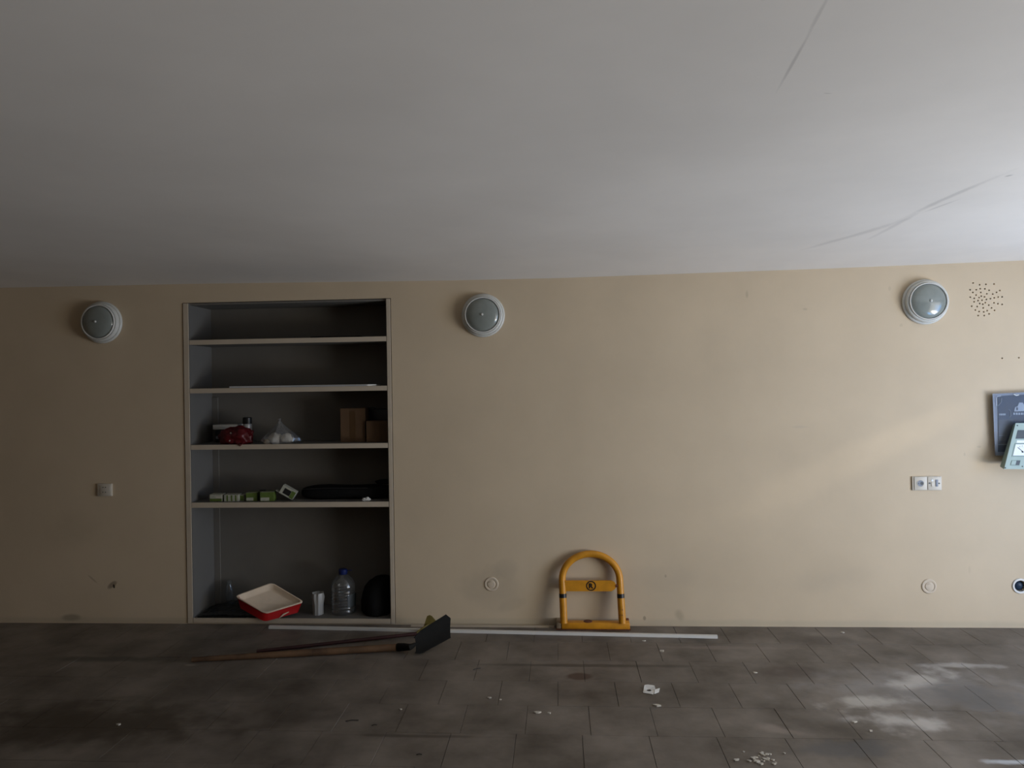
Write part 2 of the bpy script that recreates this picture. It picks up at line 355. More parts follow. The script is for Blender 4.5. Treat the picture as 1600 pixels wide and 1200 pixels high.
def faradd(x0, x1, y0, y1):
    far.box((max(x0, XL) + .0016, y0 + .0016, -.006), (min(x1, RX) - .0016, min(y1, 0) - .0016, 0))
for j in range(0, 22):
    yt = -.015 - TP * (j - 1) if j else 0.0
    yc = -.015 - TP * (j - .5)
    if j == 0: continue
    off = offs.get(j - 1, (.13, .28)[j % 2])
    k = math.floor((XL - off) / TP)
    while off + k * TP < RX:
        x0 = off + k * TP; x1 = x0 + TP
        if x0 > -3.95 and x1 < 3.75 and j <= 10:
            o = t0 if first else t0.copy()
            if not first: COL.objects.link(o)
            first = False; ntile += 1
            o.location = ((x0 + x1) / 2, yc, random.uniform(-.0007, .0007)); o.rotation_euler = (random.gauss(0, .0018), random.gauss(0, .0018), 0)
        else: faradd(x0, x1, yc - TP / 2, yc + TP / 2)
        k += 1
tag(far.build('outer_tiles', 'tile', fl, smooth=False), kind='stuff')
tag(B().box((XL, -.015, -.006), (RX, 0, -.001)).build('cut_tile_strip', 'tile', fl, smooth=False))
tag(B().box((RX + .0, -14, -.25), (RX + 14, 8, -.02)).build('ground', 'ground', smooth=False), kind='structure')

# ------------------------------------------------------------ built-in shelving
cabr = root('built_in_shelving', ((NX0 + NX1) / 2, 0, NZ0), 'tall cream built-in shelving unit with dark grey inside, set into the wall', 'shelving')
gx = .005; fy = -.006
LX0, LX1 = NX0 + gx, W(299, 720).x; RX0, RX1 = W(606.5, 720).x, NX1 - gx
ZT = NZ1 - .004
B().box((LX0, fy, NZ0), (LX1 - .004, ND - .012, ZT), .0015).build('side_panel', 'cab', cabr, smooth=False)
B().box((RX0 + .004, fy, NZ0), (RX1, ND - .012, ZT), .0015).build('side_panel', 'cab', cabr, smooth=False)
B().box((LX1 - .004, fy + .004, NZ0), (LX1, ND - .012, ZT)).build('side_lining', 'cabside', cabr, smooth=False)
B().box((RX0, fy + .004, NZ0), (RX0 + .004, ND - .012, ZT)).build('side_lining', 'cabside', cabr, smooth=False)
B().box((LX0, ND - .012, NZ0), (RX1, ND - .002, ZT)).build('back_panel', 'cabin', cabr, smooth=False)
B().box((LX1, .012, ZT - .012), (RX0, ND - .012, ZT)).build('top_panel', 'cabin', cabr, smooth=False)
B().box((LX1, ND - .020, NZ0 + .03), (LX1 + .045, ND - .012, W(450, 620).z), .002).build('corner_batten', 'cabin', cabr, smooth=False)
SZ = []
for (ya, yb_) in ((528.4, 536), (605, 612.4), (693.8, 701.4), (784.6, 792.8)):
    z1, z0 = W(453, ya, fy).z, W(453, yb_, fy).z; SZ.append(z1)
    sh = B().box((LX1, fy + .006, z0), (RX0, ND - .012, z1)).build('shelf', 'cabin', cabr, smooth=False)
    B().box((LX1, fy, z0), (RX0, fy + .006, z1), .001).build('front_edge', 'cab', sh, smooth=False)
z1, z0 = W(453, 966.5, fy).z, W(453, 974.5, fy).z; SZ.append(z1)
sh = B().box((LX1, fy + .008, NZ0), (RX0, ND - .012, z1 - .002)).build('bottom_panel', 'cabin', cabr, smooth=False)
B().box((LX1, fy - .002, NZ0 + .003), (RX0, fy + .008, z1), .001).build('front_edge', 'cab', sh, smooth=False)
def at(px, py, y): return W(px, py, y)

# shelf 1: two thin dark sheets; shelf 2: white panel
y = .10; p0, p1 = at(405, 520, y), at(520, 520, y)
solo('dark_sheet', B().box((p0.x, .06, SZ[0]), (p1.x, .24, SZ[0] + .004), .001), 'blackfilm', 'thin black sheet lying on the top shelf, left and lower of two', 'sheet', 'dark sheets on the top shelf')
p0, p1 = at(484, 520, y), at(566, 520, y)
solo('dark_sheet', B().box((p0.x + .02, .05, SZ[0] + .0045), (p1.x, .22, SZ[0] + .011), .001), 'blackcloth', 'thin black sheet on the top shelf, right one overlapping the other', 'sheet', 'dark sheets on the top shelf')
p0, p1 = at(358.5, 603, -.012), at(586, 603, -.012)
wp = root('white_plank', ((p0.x + p1.x) / 2, .05, SZ[1]), 'long thin white panel lying flat along the second shelf edge', 'plank')
B().prism([(p0.x, -.013, SZ[1] + .001), (p1.x - .05, -.008, SZ[1] + .001), (p1.x, .01, SZ[1] + .001), (p1.x, .15, SZ[1] + .001), (p0.x, .15, SZ[1] + .001)], (0, 0, .010)).build('board', 'white', wp, smooth=False)
B().box((p0.x, -.0145, SZ[1] + .0035), (p1.x - .055, -.013, SZ[1] + .0065)).build('edge_groove', 'casegrey', wp, smooth=False)

# shelf 3
z = SZ[2]
y = .20; p0, p1 = at(333, 664, y), at(372, 664, y); ztop, zm = at(350, 663.5, y).z, at(350, 671, y).z
r_ = root('lidded_tub', ((p0.x + p1.x) / 2, y, z), 'low dark tub with a white lid behind the red bag on the third shelf', 'tub')
B().box((p0.x + .012, y, z), (p1.x - .012, y + .1, zm), .006).build('tub', 'black', r_)
B().box((p0.x, y - .008, zm), (p1.x, y + .108, ztop), .004).build('lid', 'white', r_)
B().box((p0.x + .02, y - .003, z + .025), (p1.x - .05, y, z + .045)).build('label_band', 'casegrey', r_, smooth=False)
y = .185; pc = at(386.5, 660, y); R_ = .031
r_ = root('spray_can', (pc.x, y, z), 'silver spray can with a black cap behind the red bag', 'can')
zc0, zc1 = at(386, 662, y).z, at(386, 652, y).z
B().lathe([(R_ * .9, 0), (R_, .004), (R_, zc0 - z - .008), (R_ * .88, zc0 - z)], (pc.x, y, z), n=24).build('body', 'silver', r_)
B().lathe([(R_ * 1.0, zc0 - z), (R_ * 1.02, zc0 - z + .004), (R_ * .98, zc1 - z - .004), (R_ * .86, zc1 - z)], (pc.x, y, z), n=24).build('cap', 'black', r_)
# red bag: crumpled film, one corner drooping over the edge
pc = at(368, 683, .06)
def redfn(bb):
    bb.blob((pc.x, .065, z + .045), (.118, .062, .072), 4, .26, 1.9, 5, flat=-.044)
    bb.blob((pc.x + .045, .045, z + .04), (.075, .05, .068), 4, .28, 2.2, 11, flat=-.039)
    return bb
r_ = root('red_bag', (pc.x, .06, z), 'crumpled dark red plastic bag on the third shelf, drooping over the edge', 'bag')
redfn(B()).build('bag', 'redfilm', r_, ang=60)
pk = at(374, 690, -.01)
B().prism([(pk.x - .03, .03, z + .012), (pk.x + .03, .03, z + .012), (pk.x + .02, -.010, z + .004), (pk.x + .004, -.014, z - .012), (pk.x - .016, -.010, z + .002)], (0, -.003, .004)).build('loose_corner', 'redfilm', r_)
pk = at(360, 684, .0)
B().blob((pk.x, .02, z + .04), (.030, .018, .036), 3, .3, 2, 3, flat=-.036).build('pale_wrapping', 'foam', r_)
# clear tied bag with lumps
pc = at(436, 680, .07); zt = at(437, 654, .07).z - z
r_ = root('clear_bag', (pc.x, .07, z), 'clear tied plastic bag of off-white lumps on the third shelf', 'bag')
def wob(a, h): return 1 + .16 * math.sin(3 * a + 1) * (1 - h / zt) + .07 * math.sin(7 * a + h * 60) + .05 * math.sin(11 * a)
prof = [(.02, .001), (.105, .002), (.122, .015), (.118, .035), (.098, .06), (.07, .085), (.044, .108), (.022, .13), (.008, zt - .018), (.005, zt - .012), (.013, zt - .002), (.017, zt)]
B().lathe(prof, (pc.x, .085, z), n=40, wob=wob).build('bag_film', 'film', r_, ang=28)
for dx, sx, sz, sd in ((-.03, .050, .040, 2), (.048, .045, .038, 7), (-.078, .026, .018, 9)):
    B().blob((pc.x + dx, .075, z + sz * .75), (sx, .035, sz), 3, .25, 1.6, sd, flat=-sz * .7).build('lump', 'foam', r_, ang=60)
# cardboard boxes and dark box
def carton_box(x0, x1, y0, y1, z0, z1, label, tapex=None):
    r = root('cardboard_box', ((x0 + x1) / 2, (y0 + y1) / 2, z0), label, 'box', 'cardboard boxes on the third shelf')
    B().box((x0, y0, z0), (x1, y1, z1 - .003), .002).build('body', 'card', r, smooth=False)
    for k in (0, 1):
        xa = x0 + .001 + k * (x1 - x0) / 2; B().box((xa, y0, z1 - .003), (xa + (x1 - x0) / 2 - .002, y1, z1)).build('flap', 'card', r, smooth=False)
    tx = (x0 + x1) / 2 if tapex is None else tapex
    B().box((tx - .02, y0 - .001, z0 + .004), (tx + .02, y0, z1 - .02)).build('tape', 'tape', r, smooth=False)
y = .10
carton_box(at(532, 680, y).x, at(570.5, 680, y).x, y, y + .11, z, at(550, 638, y).z, 'taller brown cardboard box on the third shelf, left of the low one')
carton_box(at(573.5, 680, y).x, RX0 - .004, y - .02, y + .10, z, at(590, 657.5, y).z, 'lower brown cardboard box in the right corner of the third shelf', at(598, 660, y).x)
y = .225
r_ = root('black_case', (at(590, 650, y).x, y, z), 'black case standing behind the lower cardboard box', 'case')
x0, x1 = at(571, 650, y).x, RX0 - .01
B().box((x0, y, z), (x1, y + .07, at(590, 638, y).z - .006), .005).build('body', 'black', r_)
B().box((x0 + .01, y + .02, at(590, 638, y).z - .012), (x0 + .06, y + .05, at(590, 636, y).z), .004).build('handle', 'black', r_)

# shelf 4: small green and white lamp cartons
z = SZ[3]
def lamp_carton(px0, px1, pyt, y, rot, label, style, tilt=0, lift=0):
    a, c = at(px0, 780, y), at(px1, 780, y); wdt = c.x - a.x; hgt = at((px0 + px1) / 2, pyt, y).z - z - lift if not tilt else .058
    r = root('lamp_carton', (0, 0, 0), label, 'carton', 'lamp cartons on the fourth shelf')
    main, sec = ('cwhite', 'cgreen') if style != 'green' else ('cgreen', 'cwhite')
    B().box((-wdt / 2, -.03, 0), (wdt / 2, .03, hgt), .0015).build('body', main, r, smooth=False)
    if style == 'stripe':
        for k in (-.28, .02, .3): B().box((wdt * k - .005, -.0308, .004), (wdt * k + .005, -.03, hgt - .004)).build('stripe', sec, r, smooth=False)
    elif style == 'low':
        B().box((-wdt / 2 + .002, -.0308, .002), (wdt / 2 - .002, -.03, hgt * .42)).build('printed_band', sec, r, smooth=False)
        B().box((wdt * .0, -.0308, hgt * .5), (wdt * .42, -.03, hgt * .72)).build('printed_label', 'foam', r, smooth=False)
    else:
        B().box((-wdt / 2 + .003, -.0308, .004), (wdt * .15, -.03, hgt * .42)).build('printed_label', sec, r, smooth=False)
        B().box((-wdt / 2 + .001, -.028, hgt), (wdt / 2 - .001, .0, hgt + .001)).build('printed_top', 'cwhite', r, smooth=False)
    B().box((-wdt / 2 + .002, .0, hgt - .001), (wdt / 2 - .002, .029, hgt + .002), 0).build('flap', main, r, smooth=False)
    r.location = ((a.x + c.x) / 2, y + .03, z + lift); r.rotation_euler = (0, tilt, rot); return r
lamp_carton(327.5, 347, 772.5, .03, .0, 'leftmost small carton on the fourth shelf, white above a green band', 'low')
lamp_carton(350, 372.5, 773, .03, .04, 'white carton with thin green stripes, second from the left on the fourth shelf', 'stripe')
lamp_carton(375, 381, 773.5, .05, 0, 'narrow white striped carton beside the first green carton', 'stripe')
lamp_carton(384, 401, 770, .04, .1, 'green lamp carton between the narrow carton and the green one with black on top', 'green')
lamp_carton(406, 427, 769, .03, .12, 'green lamp carton with a white label, right end of the upright row', 'green')
# tilted opened carton
pc = at(453, 772, .05)
r_ = root('open_carton', (0, 0, 0), 'opened green and white carton lying tilted, right of the upright cartons', 'carton')
B().box((-.052, -.03, 0), (.052, .03, .062), .002).build('body', 'cwhite', r_, smooth=False)
B().box((-.03, -.0312, .012), (.02, -.03, .050)).build('opening', 'black', r_, smooth=False)
B().box((.022, -.0312, .006), (.050, -.03, .056)).build('printed_panel', 'cgreen', r_, smooth=False)
B().box((-.078, -.029, .003), (-.052, .02, .0045)).build('flap', 'cwhite', r_, smooth=False)
r_.rotation_euler = (0, .55, .15); r_.location = (pc.x - .035, .075, z + .031)
pk = at(411, 766, .06)
solo('black_clip', B().box((pk.x - .022, .05, SZ[3] + .0695), (pk.x + .02, .07, SZ[3] + .078), .003), 'black', 'small black clip resting on top of the green carton with a white label', 'clip')
# long black bag
x0, x1 = at(470, 770, .12).x, RX0 - .01; zt = at(540, 758, .12).z
def bagfn(u, v):
    a = 2 * math.pi * v; x = x0 + (x1 - x0) * u; s_ = math.sin(math.pi * min(max(u, .0), 1)) ** .18 if 0 < u < 1 else .3
    hh = (zt - z) / 2 * (.92 + .1 * math.sin(u * 9)) * s_; cc, ss = math.cos(a), math.sin(a)
    return Vector((x, .16 + .09 * math.copysign(abs(cc) ** .5, cc) * s_, z + (zt - z) / 2 * 1.0 + hh * math.copysign(abs(ss) ** .45, ss) * 1.0))
bb = B().grid(bagfn, 40, 28); bmesh.ops.remove_doubles(bb.bm, verts=bb.bm.verts, dist=.0004)
mz = min(v.co.z for v in bb.bm.verts)
for v in bb.bm.verts: v.co.z += (z - mz) * (1 if v.co.z < z + .05 else 0)
r_ = root('long_black_bag', ((x0 + x1) / 2, .16, z), 'long low black cloth bag filling the right of the fourth shelf', 'bag')
bb.build('bag', 'blackcloth', r_, ang=80)
B().tube([(x0 + .03, .07, zt - .02), (x0 + .2, .062, zt - .012), (x1 - .15, .062, zt - .014)], .0025, 6).build('zip', 'black', r_)
x0b = at(583, 757, .16).x
solo('black_pouch', B().blob(((x0b + RX0) / 2 + .003, .17, zt + .016), ((RX0 - x0b) / 2 * .88, .05, .016), 3, .2, 2, 4, flat=-.016), 'blackcloth', 'small black pouch on top of the right end of the long black bag', 'pouch', ang=60)
pc = at(572, 780, .02)
solo('white_scrap', B().blob((pc.x, .03, z + .010), (.028, .014, .013), 3, .5, 2.5, 6, flat=-.010), 'white', 'small crumpled white scrap in front of the long black bag', 'scrap', ang=50)

# ------------------------------------------------------------ bottom shelf
z = SZ[4] - .002
# black crumpled sheet
def shfn(u, v):
    x = LX1 + .012 + u * .40; yy = .02 + v * .26
    zz_ = z + .008 + .050 * max(0, math.sin(u * math.pi)) ** 1.2 * (.25 + .75 * v) * (.7 + .6 * noise.noise(Vector((u * 4, v * 4, 2)))) + .010 * abs(noise.noise(Vector((u * 11, v * 9, 5))))
    return Vector((x, yy, zz_))
solo('black_film_heap', B().grid(shfn, 46, 30, .002), 'blackfilm', 'crumpled black film heaped in the lower left corner of the shelving', 'film', ang=50)
pk = at(330, 957, -.0)
solo('dark_board', B().prism([(LX1 + .02, .004, z + .001), (LX1 + .36, .004, z + .001), (LX1 + .36, .017, z + .001), (LX1 + .02, .017, z + .001)], (0, 0, .006)), 'steel', 'narrow dark strip lying in front of the black film', 'strip', smooth=False)
pc = at(354, 930, .24)
r_ = root('clear_jar', (pc.x, .285, z), 'small clear jar behind the black film in the lower left corner', 'jar')
hj = at(354, 909, .285).z - z
r_.location.y = .288; B().lathe([(.024, .0), (.026, .004), (.026, hj * .75), (.016, hj * .88), (.016, hj)], (pc.x, .288, z), n=20).build('glass_body', 'clear', r_)
B().lathe([(.017, hj), (.017, hj + .008), (.015, hj + .01)], (pc.x, .288, z), n=20).build('rim', 'clear', r_)
# paint tray: tilted, leaning on the film, front corner over the shelf edge
L_, T_, R2, B_ = at(367.5, 931.5, .055), at(425, 910.5, .17), at(474.5, 940, .05), at(413.5, 958, -.05)
cen = (L_ + T_ + R2 + B_) / 4
nrm = (R2 - L_).cross(T_ - B_).normalized()
if nrm.z < 0: nrm = -nrm
tr = root('paint_tray', (cen.x, cen.y, z), 'red paint roller tray coated inside with cream paint, tilted on the bottom shelf', 'tray')
def qd(u, v, inset=0.0, dn=0.0):
    u = inset + u * (1 - 2 * inset); v = inset + v * (1 - 2 * inset)
    return (B_ * (1 - u) * (1 - v) + R2 * u * (1 - v) + L_ * (1 - u) * v + T_ * u * v) - nrm * dn
def ringpts(ins, dn, m=10, rc=.10):      # rounded rectangle ring
    P = []
    for (cu, cv, a0) in ((1 - rc, 1 - rc, 0), (rc, 1 - rc, 90), (rc, rc, 180), (1 - rc, rc, 270)):
        for k in range(5):
            a = math.radians(a0 + k * 22.5); P.append(qd(cu + rc * math.cos(a), cv + rc * math.sin(a), ins, dn))
    return P
def dring(ins, dn):      # lower rings of the tray: each corner sinks to what it rests on
    out = []
    for p, q in zip(ringpts(ins, 0), ringpts(0, 0)):
        k = max(0, min(1, 1.15 - (p - B_).length / .36)); dz = .085 * (1 - k) + .066 * k
        out.append(p + Vector((0, -.014 * k * k, -dz * dn)))
    return out
def uring(ins, dz): return [p - Vector((0, 0, dz)) for p in ringpts(ins, 0)]
def loft(rs, cap0=False, cap1=False):
    bb = B(); R = [[bb.bm.verts.new(p) for p in r] for r in rs]; n = len(R[0])
    for a, c in zip(R, R[1:]):
        for k in range(n): bb.bm.faces.new((a[k], a[(k + 1) % n], c[(k + 1) % n], c[k]))
    if cap0: bb.bm.faces.new(R[0][::-1])
    if cap1: bb.bm.faces.new(R[-1])
    return bb
loft([ringpts(.035, .004), ringpts(0, .001), ringpts(-.008, .007), ringpts(.0, .012), dring(.05, .96), dring(.06, 1.0)], False, True).build('shell', 'red', tr, ang=50)
def wavering(ins, dn, amp):
    P = ringpts(ins, dn); return [p - nrm * (amp * (.5 + noise.noise(p * 60))) for p in P]
loft([wavering(-.010, .003, .008), ringpts(-.011, .0015), ringpts(-.006, -.001), ringpts(.02, -.001), uring(.055, .030), uring(.085, .034)], False, True).build('paint_coating', 'traycream', tr, ang=40)
# a drip of cream on the right flank
q0 = qd(.40, 0, .03) + Vector((0, -.008, -.062)); q1 = qd(.66, 0, .025) + Vector((0, -.008, -.042))
B().tube([q0 - nrm * .004 + Vector((0, -.004, 0)), (q0 + q1) / 2 + Vector((0, -.006, .004)), q1 + Vector((0, -.004, 0))], [.002, .006, .002], 8).build('paint_drip', 'traycream', tr)
# crumpled cup
pc = at(495, 956, .07); hh = at(495, 926, .10).z - z
def cwob(a, h): return 1 + .10 * math.sin(6 * a + 9 * h / hh) * (h / hh) + .05 * math.sin(9 * a)
cu = root('crinkled_cup', (pc.x, .10, z), 'crinkled translucent plastic cup between the paint tray and the bottle', 'cup')
B().lathe([(.033, 0), (.034, .004), (.036, hh * .45), (.040, hh * .8), (.038, hh)], (pc.x, .10, z), n=36, cap=False, wob=cwob).build('outer_wall', 'cup', cu, ang=25)
B().lathe([(.001, .003), (.030, .004), (.033, hh * .55), (.034, hh * .9)], (pc.x + .002, .10, z + .002), n=30, cap=False, wob=cwob).build('inner_cup', 'cup', cu, ang=25)
# five litre bottle
pc = at(537, 955, .13); hb = at(540, 889, .13).z - z; Rb = (at(555.5, 940, .13).x - at(518.5, 940, .13).x) / 2
bo = root('water_bottle', (pc.x, .13, z), 'large clear ribbed water bottle with a blue cap on the bottom shelf', 'bottle')
prof = [(Rb * .80, 0), (Rb * .95, .006), (Rb, .018)]
for k in range(7):
    h0 = .028 + k * .021; prof += [(Rb, h0), (Rb * .945, h0 + .006), (Rb * .945, h0 + .010), (Rb, h0 + .016)]
prof += [(Rb * .99, hb * .64), (Rb * .86, hb * .74), (Rb * .60, hb * .83), (Rb * .30, hb * .885), (Rb * .27, hb * .90)]
B().lathe(prof, (pc.x, .13, z), n=32).build('body', 'clear', bo, ang=50)
B().lathe([(Rb * .33, hb * .885), (Rb * .36, hb * .90), (Rb * .36, hb * .985), (Rb * .31, hb)], (pc.x, .13, z), n=24).build('cap', 'blue', bo)
B().tube([(pc.x + Rb * .30, .13, z + hb * .955), (pc.x + Rb * .5, .125, z + hb * .975), (pc.x + Rb * .78, .12, z + hb * .98)], .003, 8).build('carry_strap', 'blue', bo)
B().grid(lambda u, v: Vector((pc.x + Rb * 1.01 * math.cos(math.radians(-55 + 70 * u)), .13 + Rb * 1.01 * math.sin(math.radians(-55 + 70 * u)), z + .055 + v * .085)), 10, 2, .0006).build('label', 'smoke', bo)
# black bag at right
x0 = at(563, 940, .12).x; x1 = RX0 - .006; rx = (x1 - x0) / 2 ; hz = at(600, 900, .12).z - z
def hw(a, h): return 1 + .05 * math.sin(3 * a) + .03 * math.sin(8 * a + h * 30)
bb = B(); n_ = 36; rings = []
for (r1, h, dx) in ((.86, 0, 0), (.98, .02, 0), (1.0, .08, 0), (.95, .14, .003), (.86, .19, .012), (.70, .225, .024), (.45, .25, .034), (.15, .262, .04)):
    hs = h / .262 * hz
    rings.append([bb.bm.verts.new((min((x0 + x1) / 2 + dx + rx * r1 * math.cos(a) * hw(a, h), x1), .145 + .115 * r1 * math.sin(a) * hw(a, h), z + hs)) for a in [2 * math.pi * k / n_ for k in range(n_)]])
for a, c in zip(rings, rings[1:]):
    for k in range(n_): bb.bm.faces.new((a[k], a[(k + 1) % n_], c[(k + 1) % n_], c[k]))
bb.bm.faces.new(rings[0][::-1]); bb.bm.faces.new(rings[-1])
bgr = root('black_backpack', ((x0 + x1) / 2, .145, z), 'rounded black cloth backpack in the lower right corner of the shelving', 'bag')
bb.build('body', 'blackcloth', bgr, ang=80)
B().tube([((x0 + x1) / 2 + .02, .10, z + hz * .97), ((x0 + x1) / 2 + .035, .11, z + hz * 1.03), ((x0 + x1) / 2 + .06, .13, z + hz * .98)], .005, 8).build('handle_loop', 'blackcloth', bgr)

# ------------------------------------------------------------ round wall lamps
lp = root('round_wall_lamp', (0, 0, 0), 'round white bulkhead lamp with grey frosted glass, left of the shelving', 'lamp', 'round lamps high on the wall')
B().lathe([(.134, 0), (.143, .001), (.1445, .008), (.142, .016), (.135, .019), (.1315, .017), (.1305, .023), (.132, .036), (.129, .044), (.122, .047), (.1175, .043), (.1150, .045), (.110, .048)], axis='y', n=56, cap=False).build('housing', 'lampw', lp, ang=50)
B().lathe([(.001, .0), (.134, .0)], axis='y', n=40, cap=False).build('back_plate', 'lampw', lp)
B().lathe([(.1095, .046), (.106, .053), (.098, .061), (.082, .069), (.060, .075), (.035, .079), (.012, .081), (.001, .081)], axis='y', n=56, cap=False).build('glass_dome', 'lampg', lp, ang=60)
B().lathe([(.008, .080), (.008, .085), (.005, .089), (.001, .0895)], axis='y', n=20, cap=False).build('centre_screw', 'lampw', lp)
B().lathe([(.1165, .044), (.1175, .053), (.1155, .0575), (.1120, .0575), (.1095, .050)], axis='y', n=56, cap=False).build('clamp_ring', 'white', lp)
lp.location = (W(160.5, 504).x, -.001, W(160.5, 504).z)
l2 = copy_tree(lp); l2['label'] = 'round white bulkhead lamp on the wall just right of the shelving unit'; l2.location = (W(755.2, 493).x, -.001, W(755.2, 493).z)
l3 = copy_tree(lp); l3['label'] = 'round white bulkhead lamp beside the cluster of small drilled holes'; l3.location = (W(1444.7, 472).x, -.001, W(1444.7, 472).z)

# ------------------------------------------------------------ sockets and covers
def box_px(x0, y0, x1, y1, ya, yb_): a, c = W(x0, y1), W(x1, y0); return (a.x, -yb_, a.z), (c.x, -ya, c.z)
s1 = root('wall_socket', W(165, 776), 'single cream wall socket left of the shelving, under the left lamp', 'socket')
B().box(*box_px(154, 755.5, 176, 775, 0, .012), .002).build('surface_box', 'plate', s1)
B().box(*box_px(158.5, 757.5, 175, 773.5, .012, .016), .0015).build('face_plate', 'plate', s1)
for (x, y_) in ((163.2, 761), (167, 761), (163, 768.5), (167, 768.5)):
    p = W(x, y_); B().tube([(p.x, -.0155, p.z), (p.x, -.0165, p.z)], .0035, 10).build('socket_hole', 'black', s1)
s2 = root('double_wall_socket', W(1447, 766), 'double ivory wall socket with one round outlet, left of the meter box', 'socket')
B().box(*box_px(1424.5, 744, 1470, 766, 0, .010), .002).build('surface_box', 'plate', s2)
B().box(*box_px(1427.2, 744.8, 1446.8, 765, .010, .0145), .0015).build('face_plate', 'plate', s2)
B().box(*box_px(1448.2, 744.8, 1469, 765, .010, .0145), .0015).build('face_plate', 'plate', s2)
p = W(1436.5, 754.8)
B().lathe([(.0215, .0145), (.0225, .016), (.0205, .0165), (.0195, .0150)], (p.x, 0, p.z), axis='y', n=28, cap=False).build('outlet_ring', 'plate', s2)
B().lathe([(.0005, .0148), (.0195, .0148)], (p.x, 0, p.z), axis='y', n=28, cap=False).build('outlet_cup', 'casegrey', s2)
B().lathe([(.0005, .0156), (.010, .0156)], (p.x + .008, 0, p.z), axis='y', n=20, cap=False).build('outlet_painted_shadow', 'smoke', s2)  # dark disc standing in for the shade inside the outlet cup
for dx in (-.0115, .0115): B().tube([(p.x + dx, -.0145, p.z), (p.x + dx, -.0162, p.z)], .0028, 10).build('pin_hole', 'black', s2)
for (x, y_, m_, r0) in ((1450.6, 754.5, 'smoke', .005), (1465.6, 754.8, 'smoke', .0045), (1454.8, 750.2, 'dial', .0065)):
    p = W(x, y_); B().tube([(p.x, -.0145, p.z), (p.x, -.0165, p.z)], r0, 14).build('screw', m_, s2)
for (xa, ya, xb, yb_) in ((1453.2, 752.6, 1456.6, 759.6), (1460, 749, 1463.8, 759.6)): B().box(*box_px(xa, ya, xb, yb_, .0145, .0175), .001).build('rocker', 'casegrey' if xa > 1458 else 'plate', s2)

def cover(px, py, label, rad=.047):
    p = W(px, py); r = root('junction_cover', (p.x, 0, p.z - rad), label, 'cover', 'round junction covers low on the wall')
    B().lathe([(rad, 0), (rad, .003), (rad * .93, .006), (rad * .74, .006), (rad * .70, .003), (rad * .56, .003), (rad * .52, .007), (rad * .3, .0085), (.0005, .0085)], (p.x, 0, p.z), axis='y', n=36, cap=False).build('disc', 'wallp', r, ang=40)
    B().tube([(p.x - .012, -.008, p.z + .013), (p.x, -.0095, p.z + .018), (p.x + .012, -.008, p.z + .012)], .0022, 8).build('raised_lip', 'wallp', r)
M['wallp'] = mat('painted_over_plastic', (.585, .49, .37), .55)
cover(768, 912.5, 'round painted-over junction cover low on the wall between shelving and yellow barrier')
cover(1451.5, 916, 'round painted-over junction cover low on the wall below the double socket')
po = root('pipe_outlet', (PIPE.x, 0, PIPE.z - .05), 'round white wall outlet with an open dark blue hole, low at the right edge', 'outlet')
B().lathe([(.047, 0), (.049, .003), (.046, .008), (.037, .008), (.034, .004), (.034, -.05)], (PIPE.x, 0, PIPE.z), axis='y', n=36, cap=False).build('flange', 'white', po, ang=40)
B().lathe([(.0335, .004), (.0335, -.045), (.0005, -.045)], (PIPE.x, 0, PIPE.z), axis='y', n=32, cap=False).build('inner_sleeve', 'navy', po, ang=40)
B().lathe([(.030, -.020), (.024, -.012), (.012, -.008), (.0005, -.007)], (PIPE.x + .004, 0, PIPE.z - .002), axis='y', n=28, cap=False).build('plug', 'navy', po, ang=40)

# ------------------------------------------------------------ meter box and green voltage device at right
def P(px, py, d): return W(px, py, -d)
D1 = .036
mb = root('meter_box', W(1600, 712), 'dark navy electric meter box under a translucent grey cover, at the right edge', 'box')
a0 = [P(1552, 616, 0), P(1660, 610, 0), P(1662, 711, 0), P(1556, 711, 0)]
a1 = [P(1551, 615.5, D1), P(1668, 610, D1), P(1668, 711, D1), P(1555, 711.5, D1)]
bb = B(); bb.hull(a0 + a1); bb.build('case', 'casegrey', mb, smooth=False)
f1 = [P(1559, 619, D1 + .004), P(1662, 613, D1 + .004), P(1662, 706, D1 + .004), P(1560, 706, D1 + .004)]
B().prism(f1, (0, .008, 0)).build('front_face', 'navy', mb, smooth=False)
f2 = [P(1560.5, 656, D1 + .0055), P(1583, 655, D1 + .0055), P(1583, 696, D1 + .0055), P(1560.5, 696, D1 + .0055)]
B().prism(f2, (0, .0012, 0)).build('slate_field', 'slate', mb, smooth=False)
dd = D1 + .007
def polyl(pts, r, name, m_, par, d=dd): B().tube([P(x, y_, d) for x, y_ in pts], r, 6).build(name, m_, par)
polyl([(1557.5, 634), (1557.5, 621.5), (1559, 619), (1564, 618.8)], .0018, 'painted_edge_glint', 'dial', mb)  # pale tubes shaped like highlights along the box edge
polyl([(1565, 622), (1564.5, 628), (1561, 633), (1558, 634.5)], .0014, 'print_arc', 'pmark', mb)
polyl([(1558.6, 640), (1558.2, 655), (1558.8, 690)], .0009, 'painted_edge_glint', 'pmark', mb)
polyl([(1576, 639.5), (1579, 643), (1579.5, 649), (1577.5, 653)], .0013, 'print_arc', 'pmark', mb)
hp = [P(x, y_, dd) for x, y_ in ((1585, 641), (1586.5, 636), (1590, 635), (1592.5, 629), (1598, 629), (1601, 634), (1606, 634.5), (1607, 642), (1585, 643))]
B().prism(hp, (0, .001, 0)).build('house_print', 'pmark', mb, smooth=False)
B().prism([P(x, y_, dd + .0006) for x, y_ in ((1588, 636.5), (1590.5, 636.5), (1590.5, 641), (1588, 641))], (0, .0005, 0)).build('house_print_window', 'navy', mb, smooth=False)
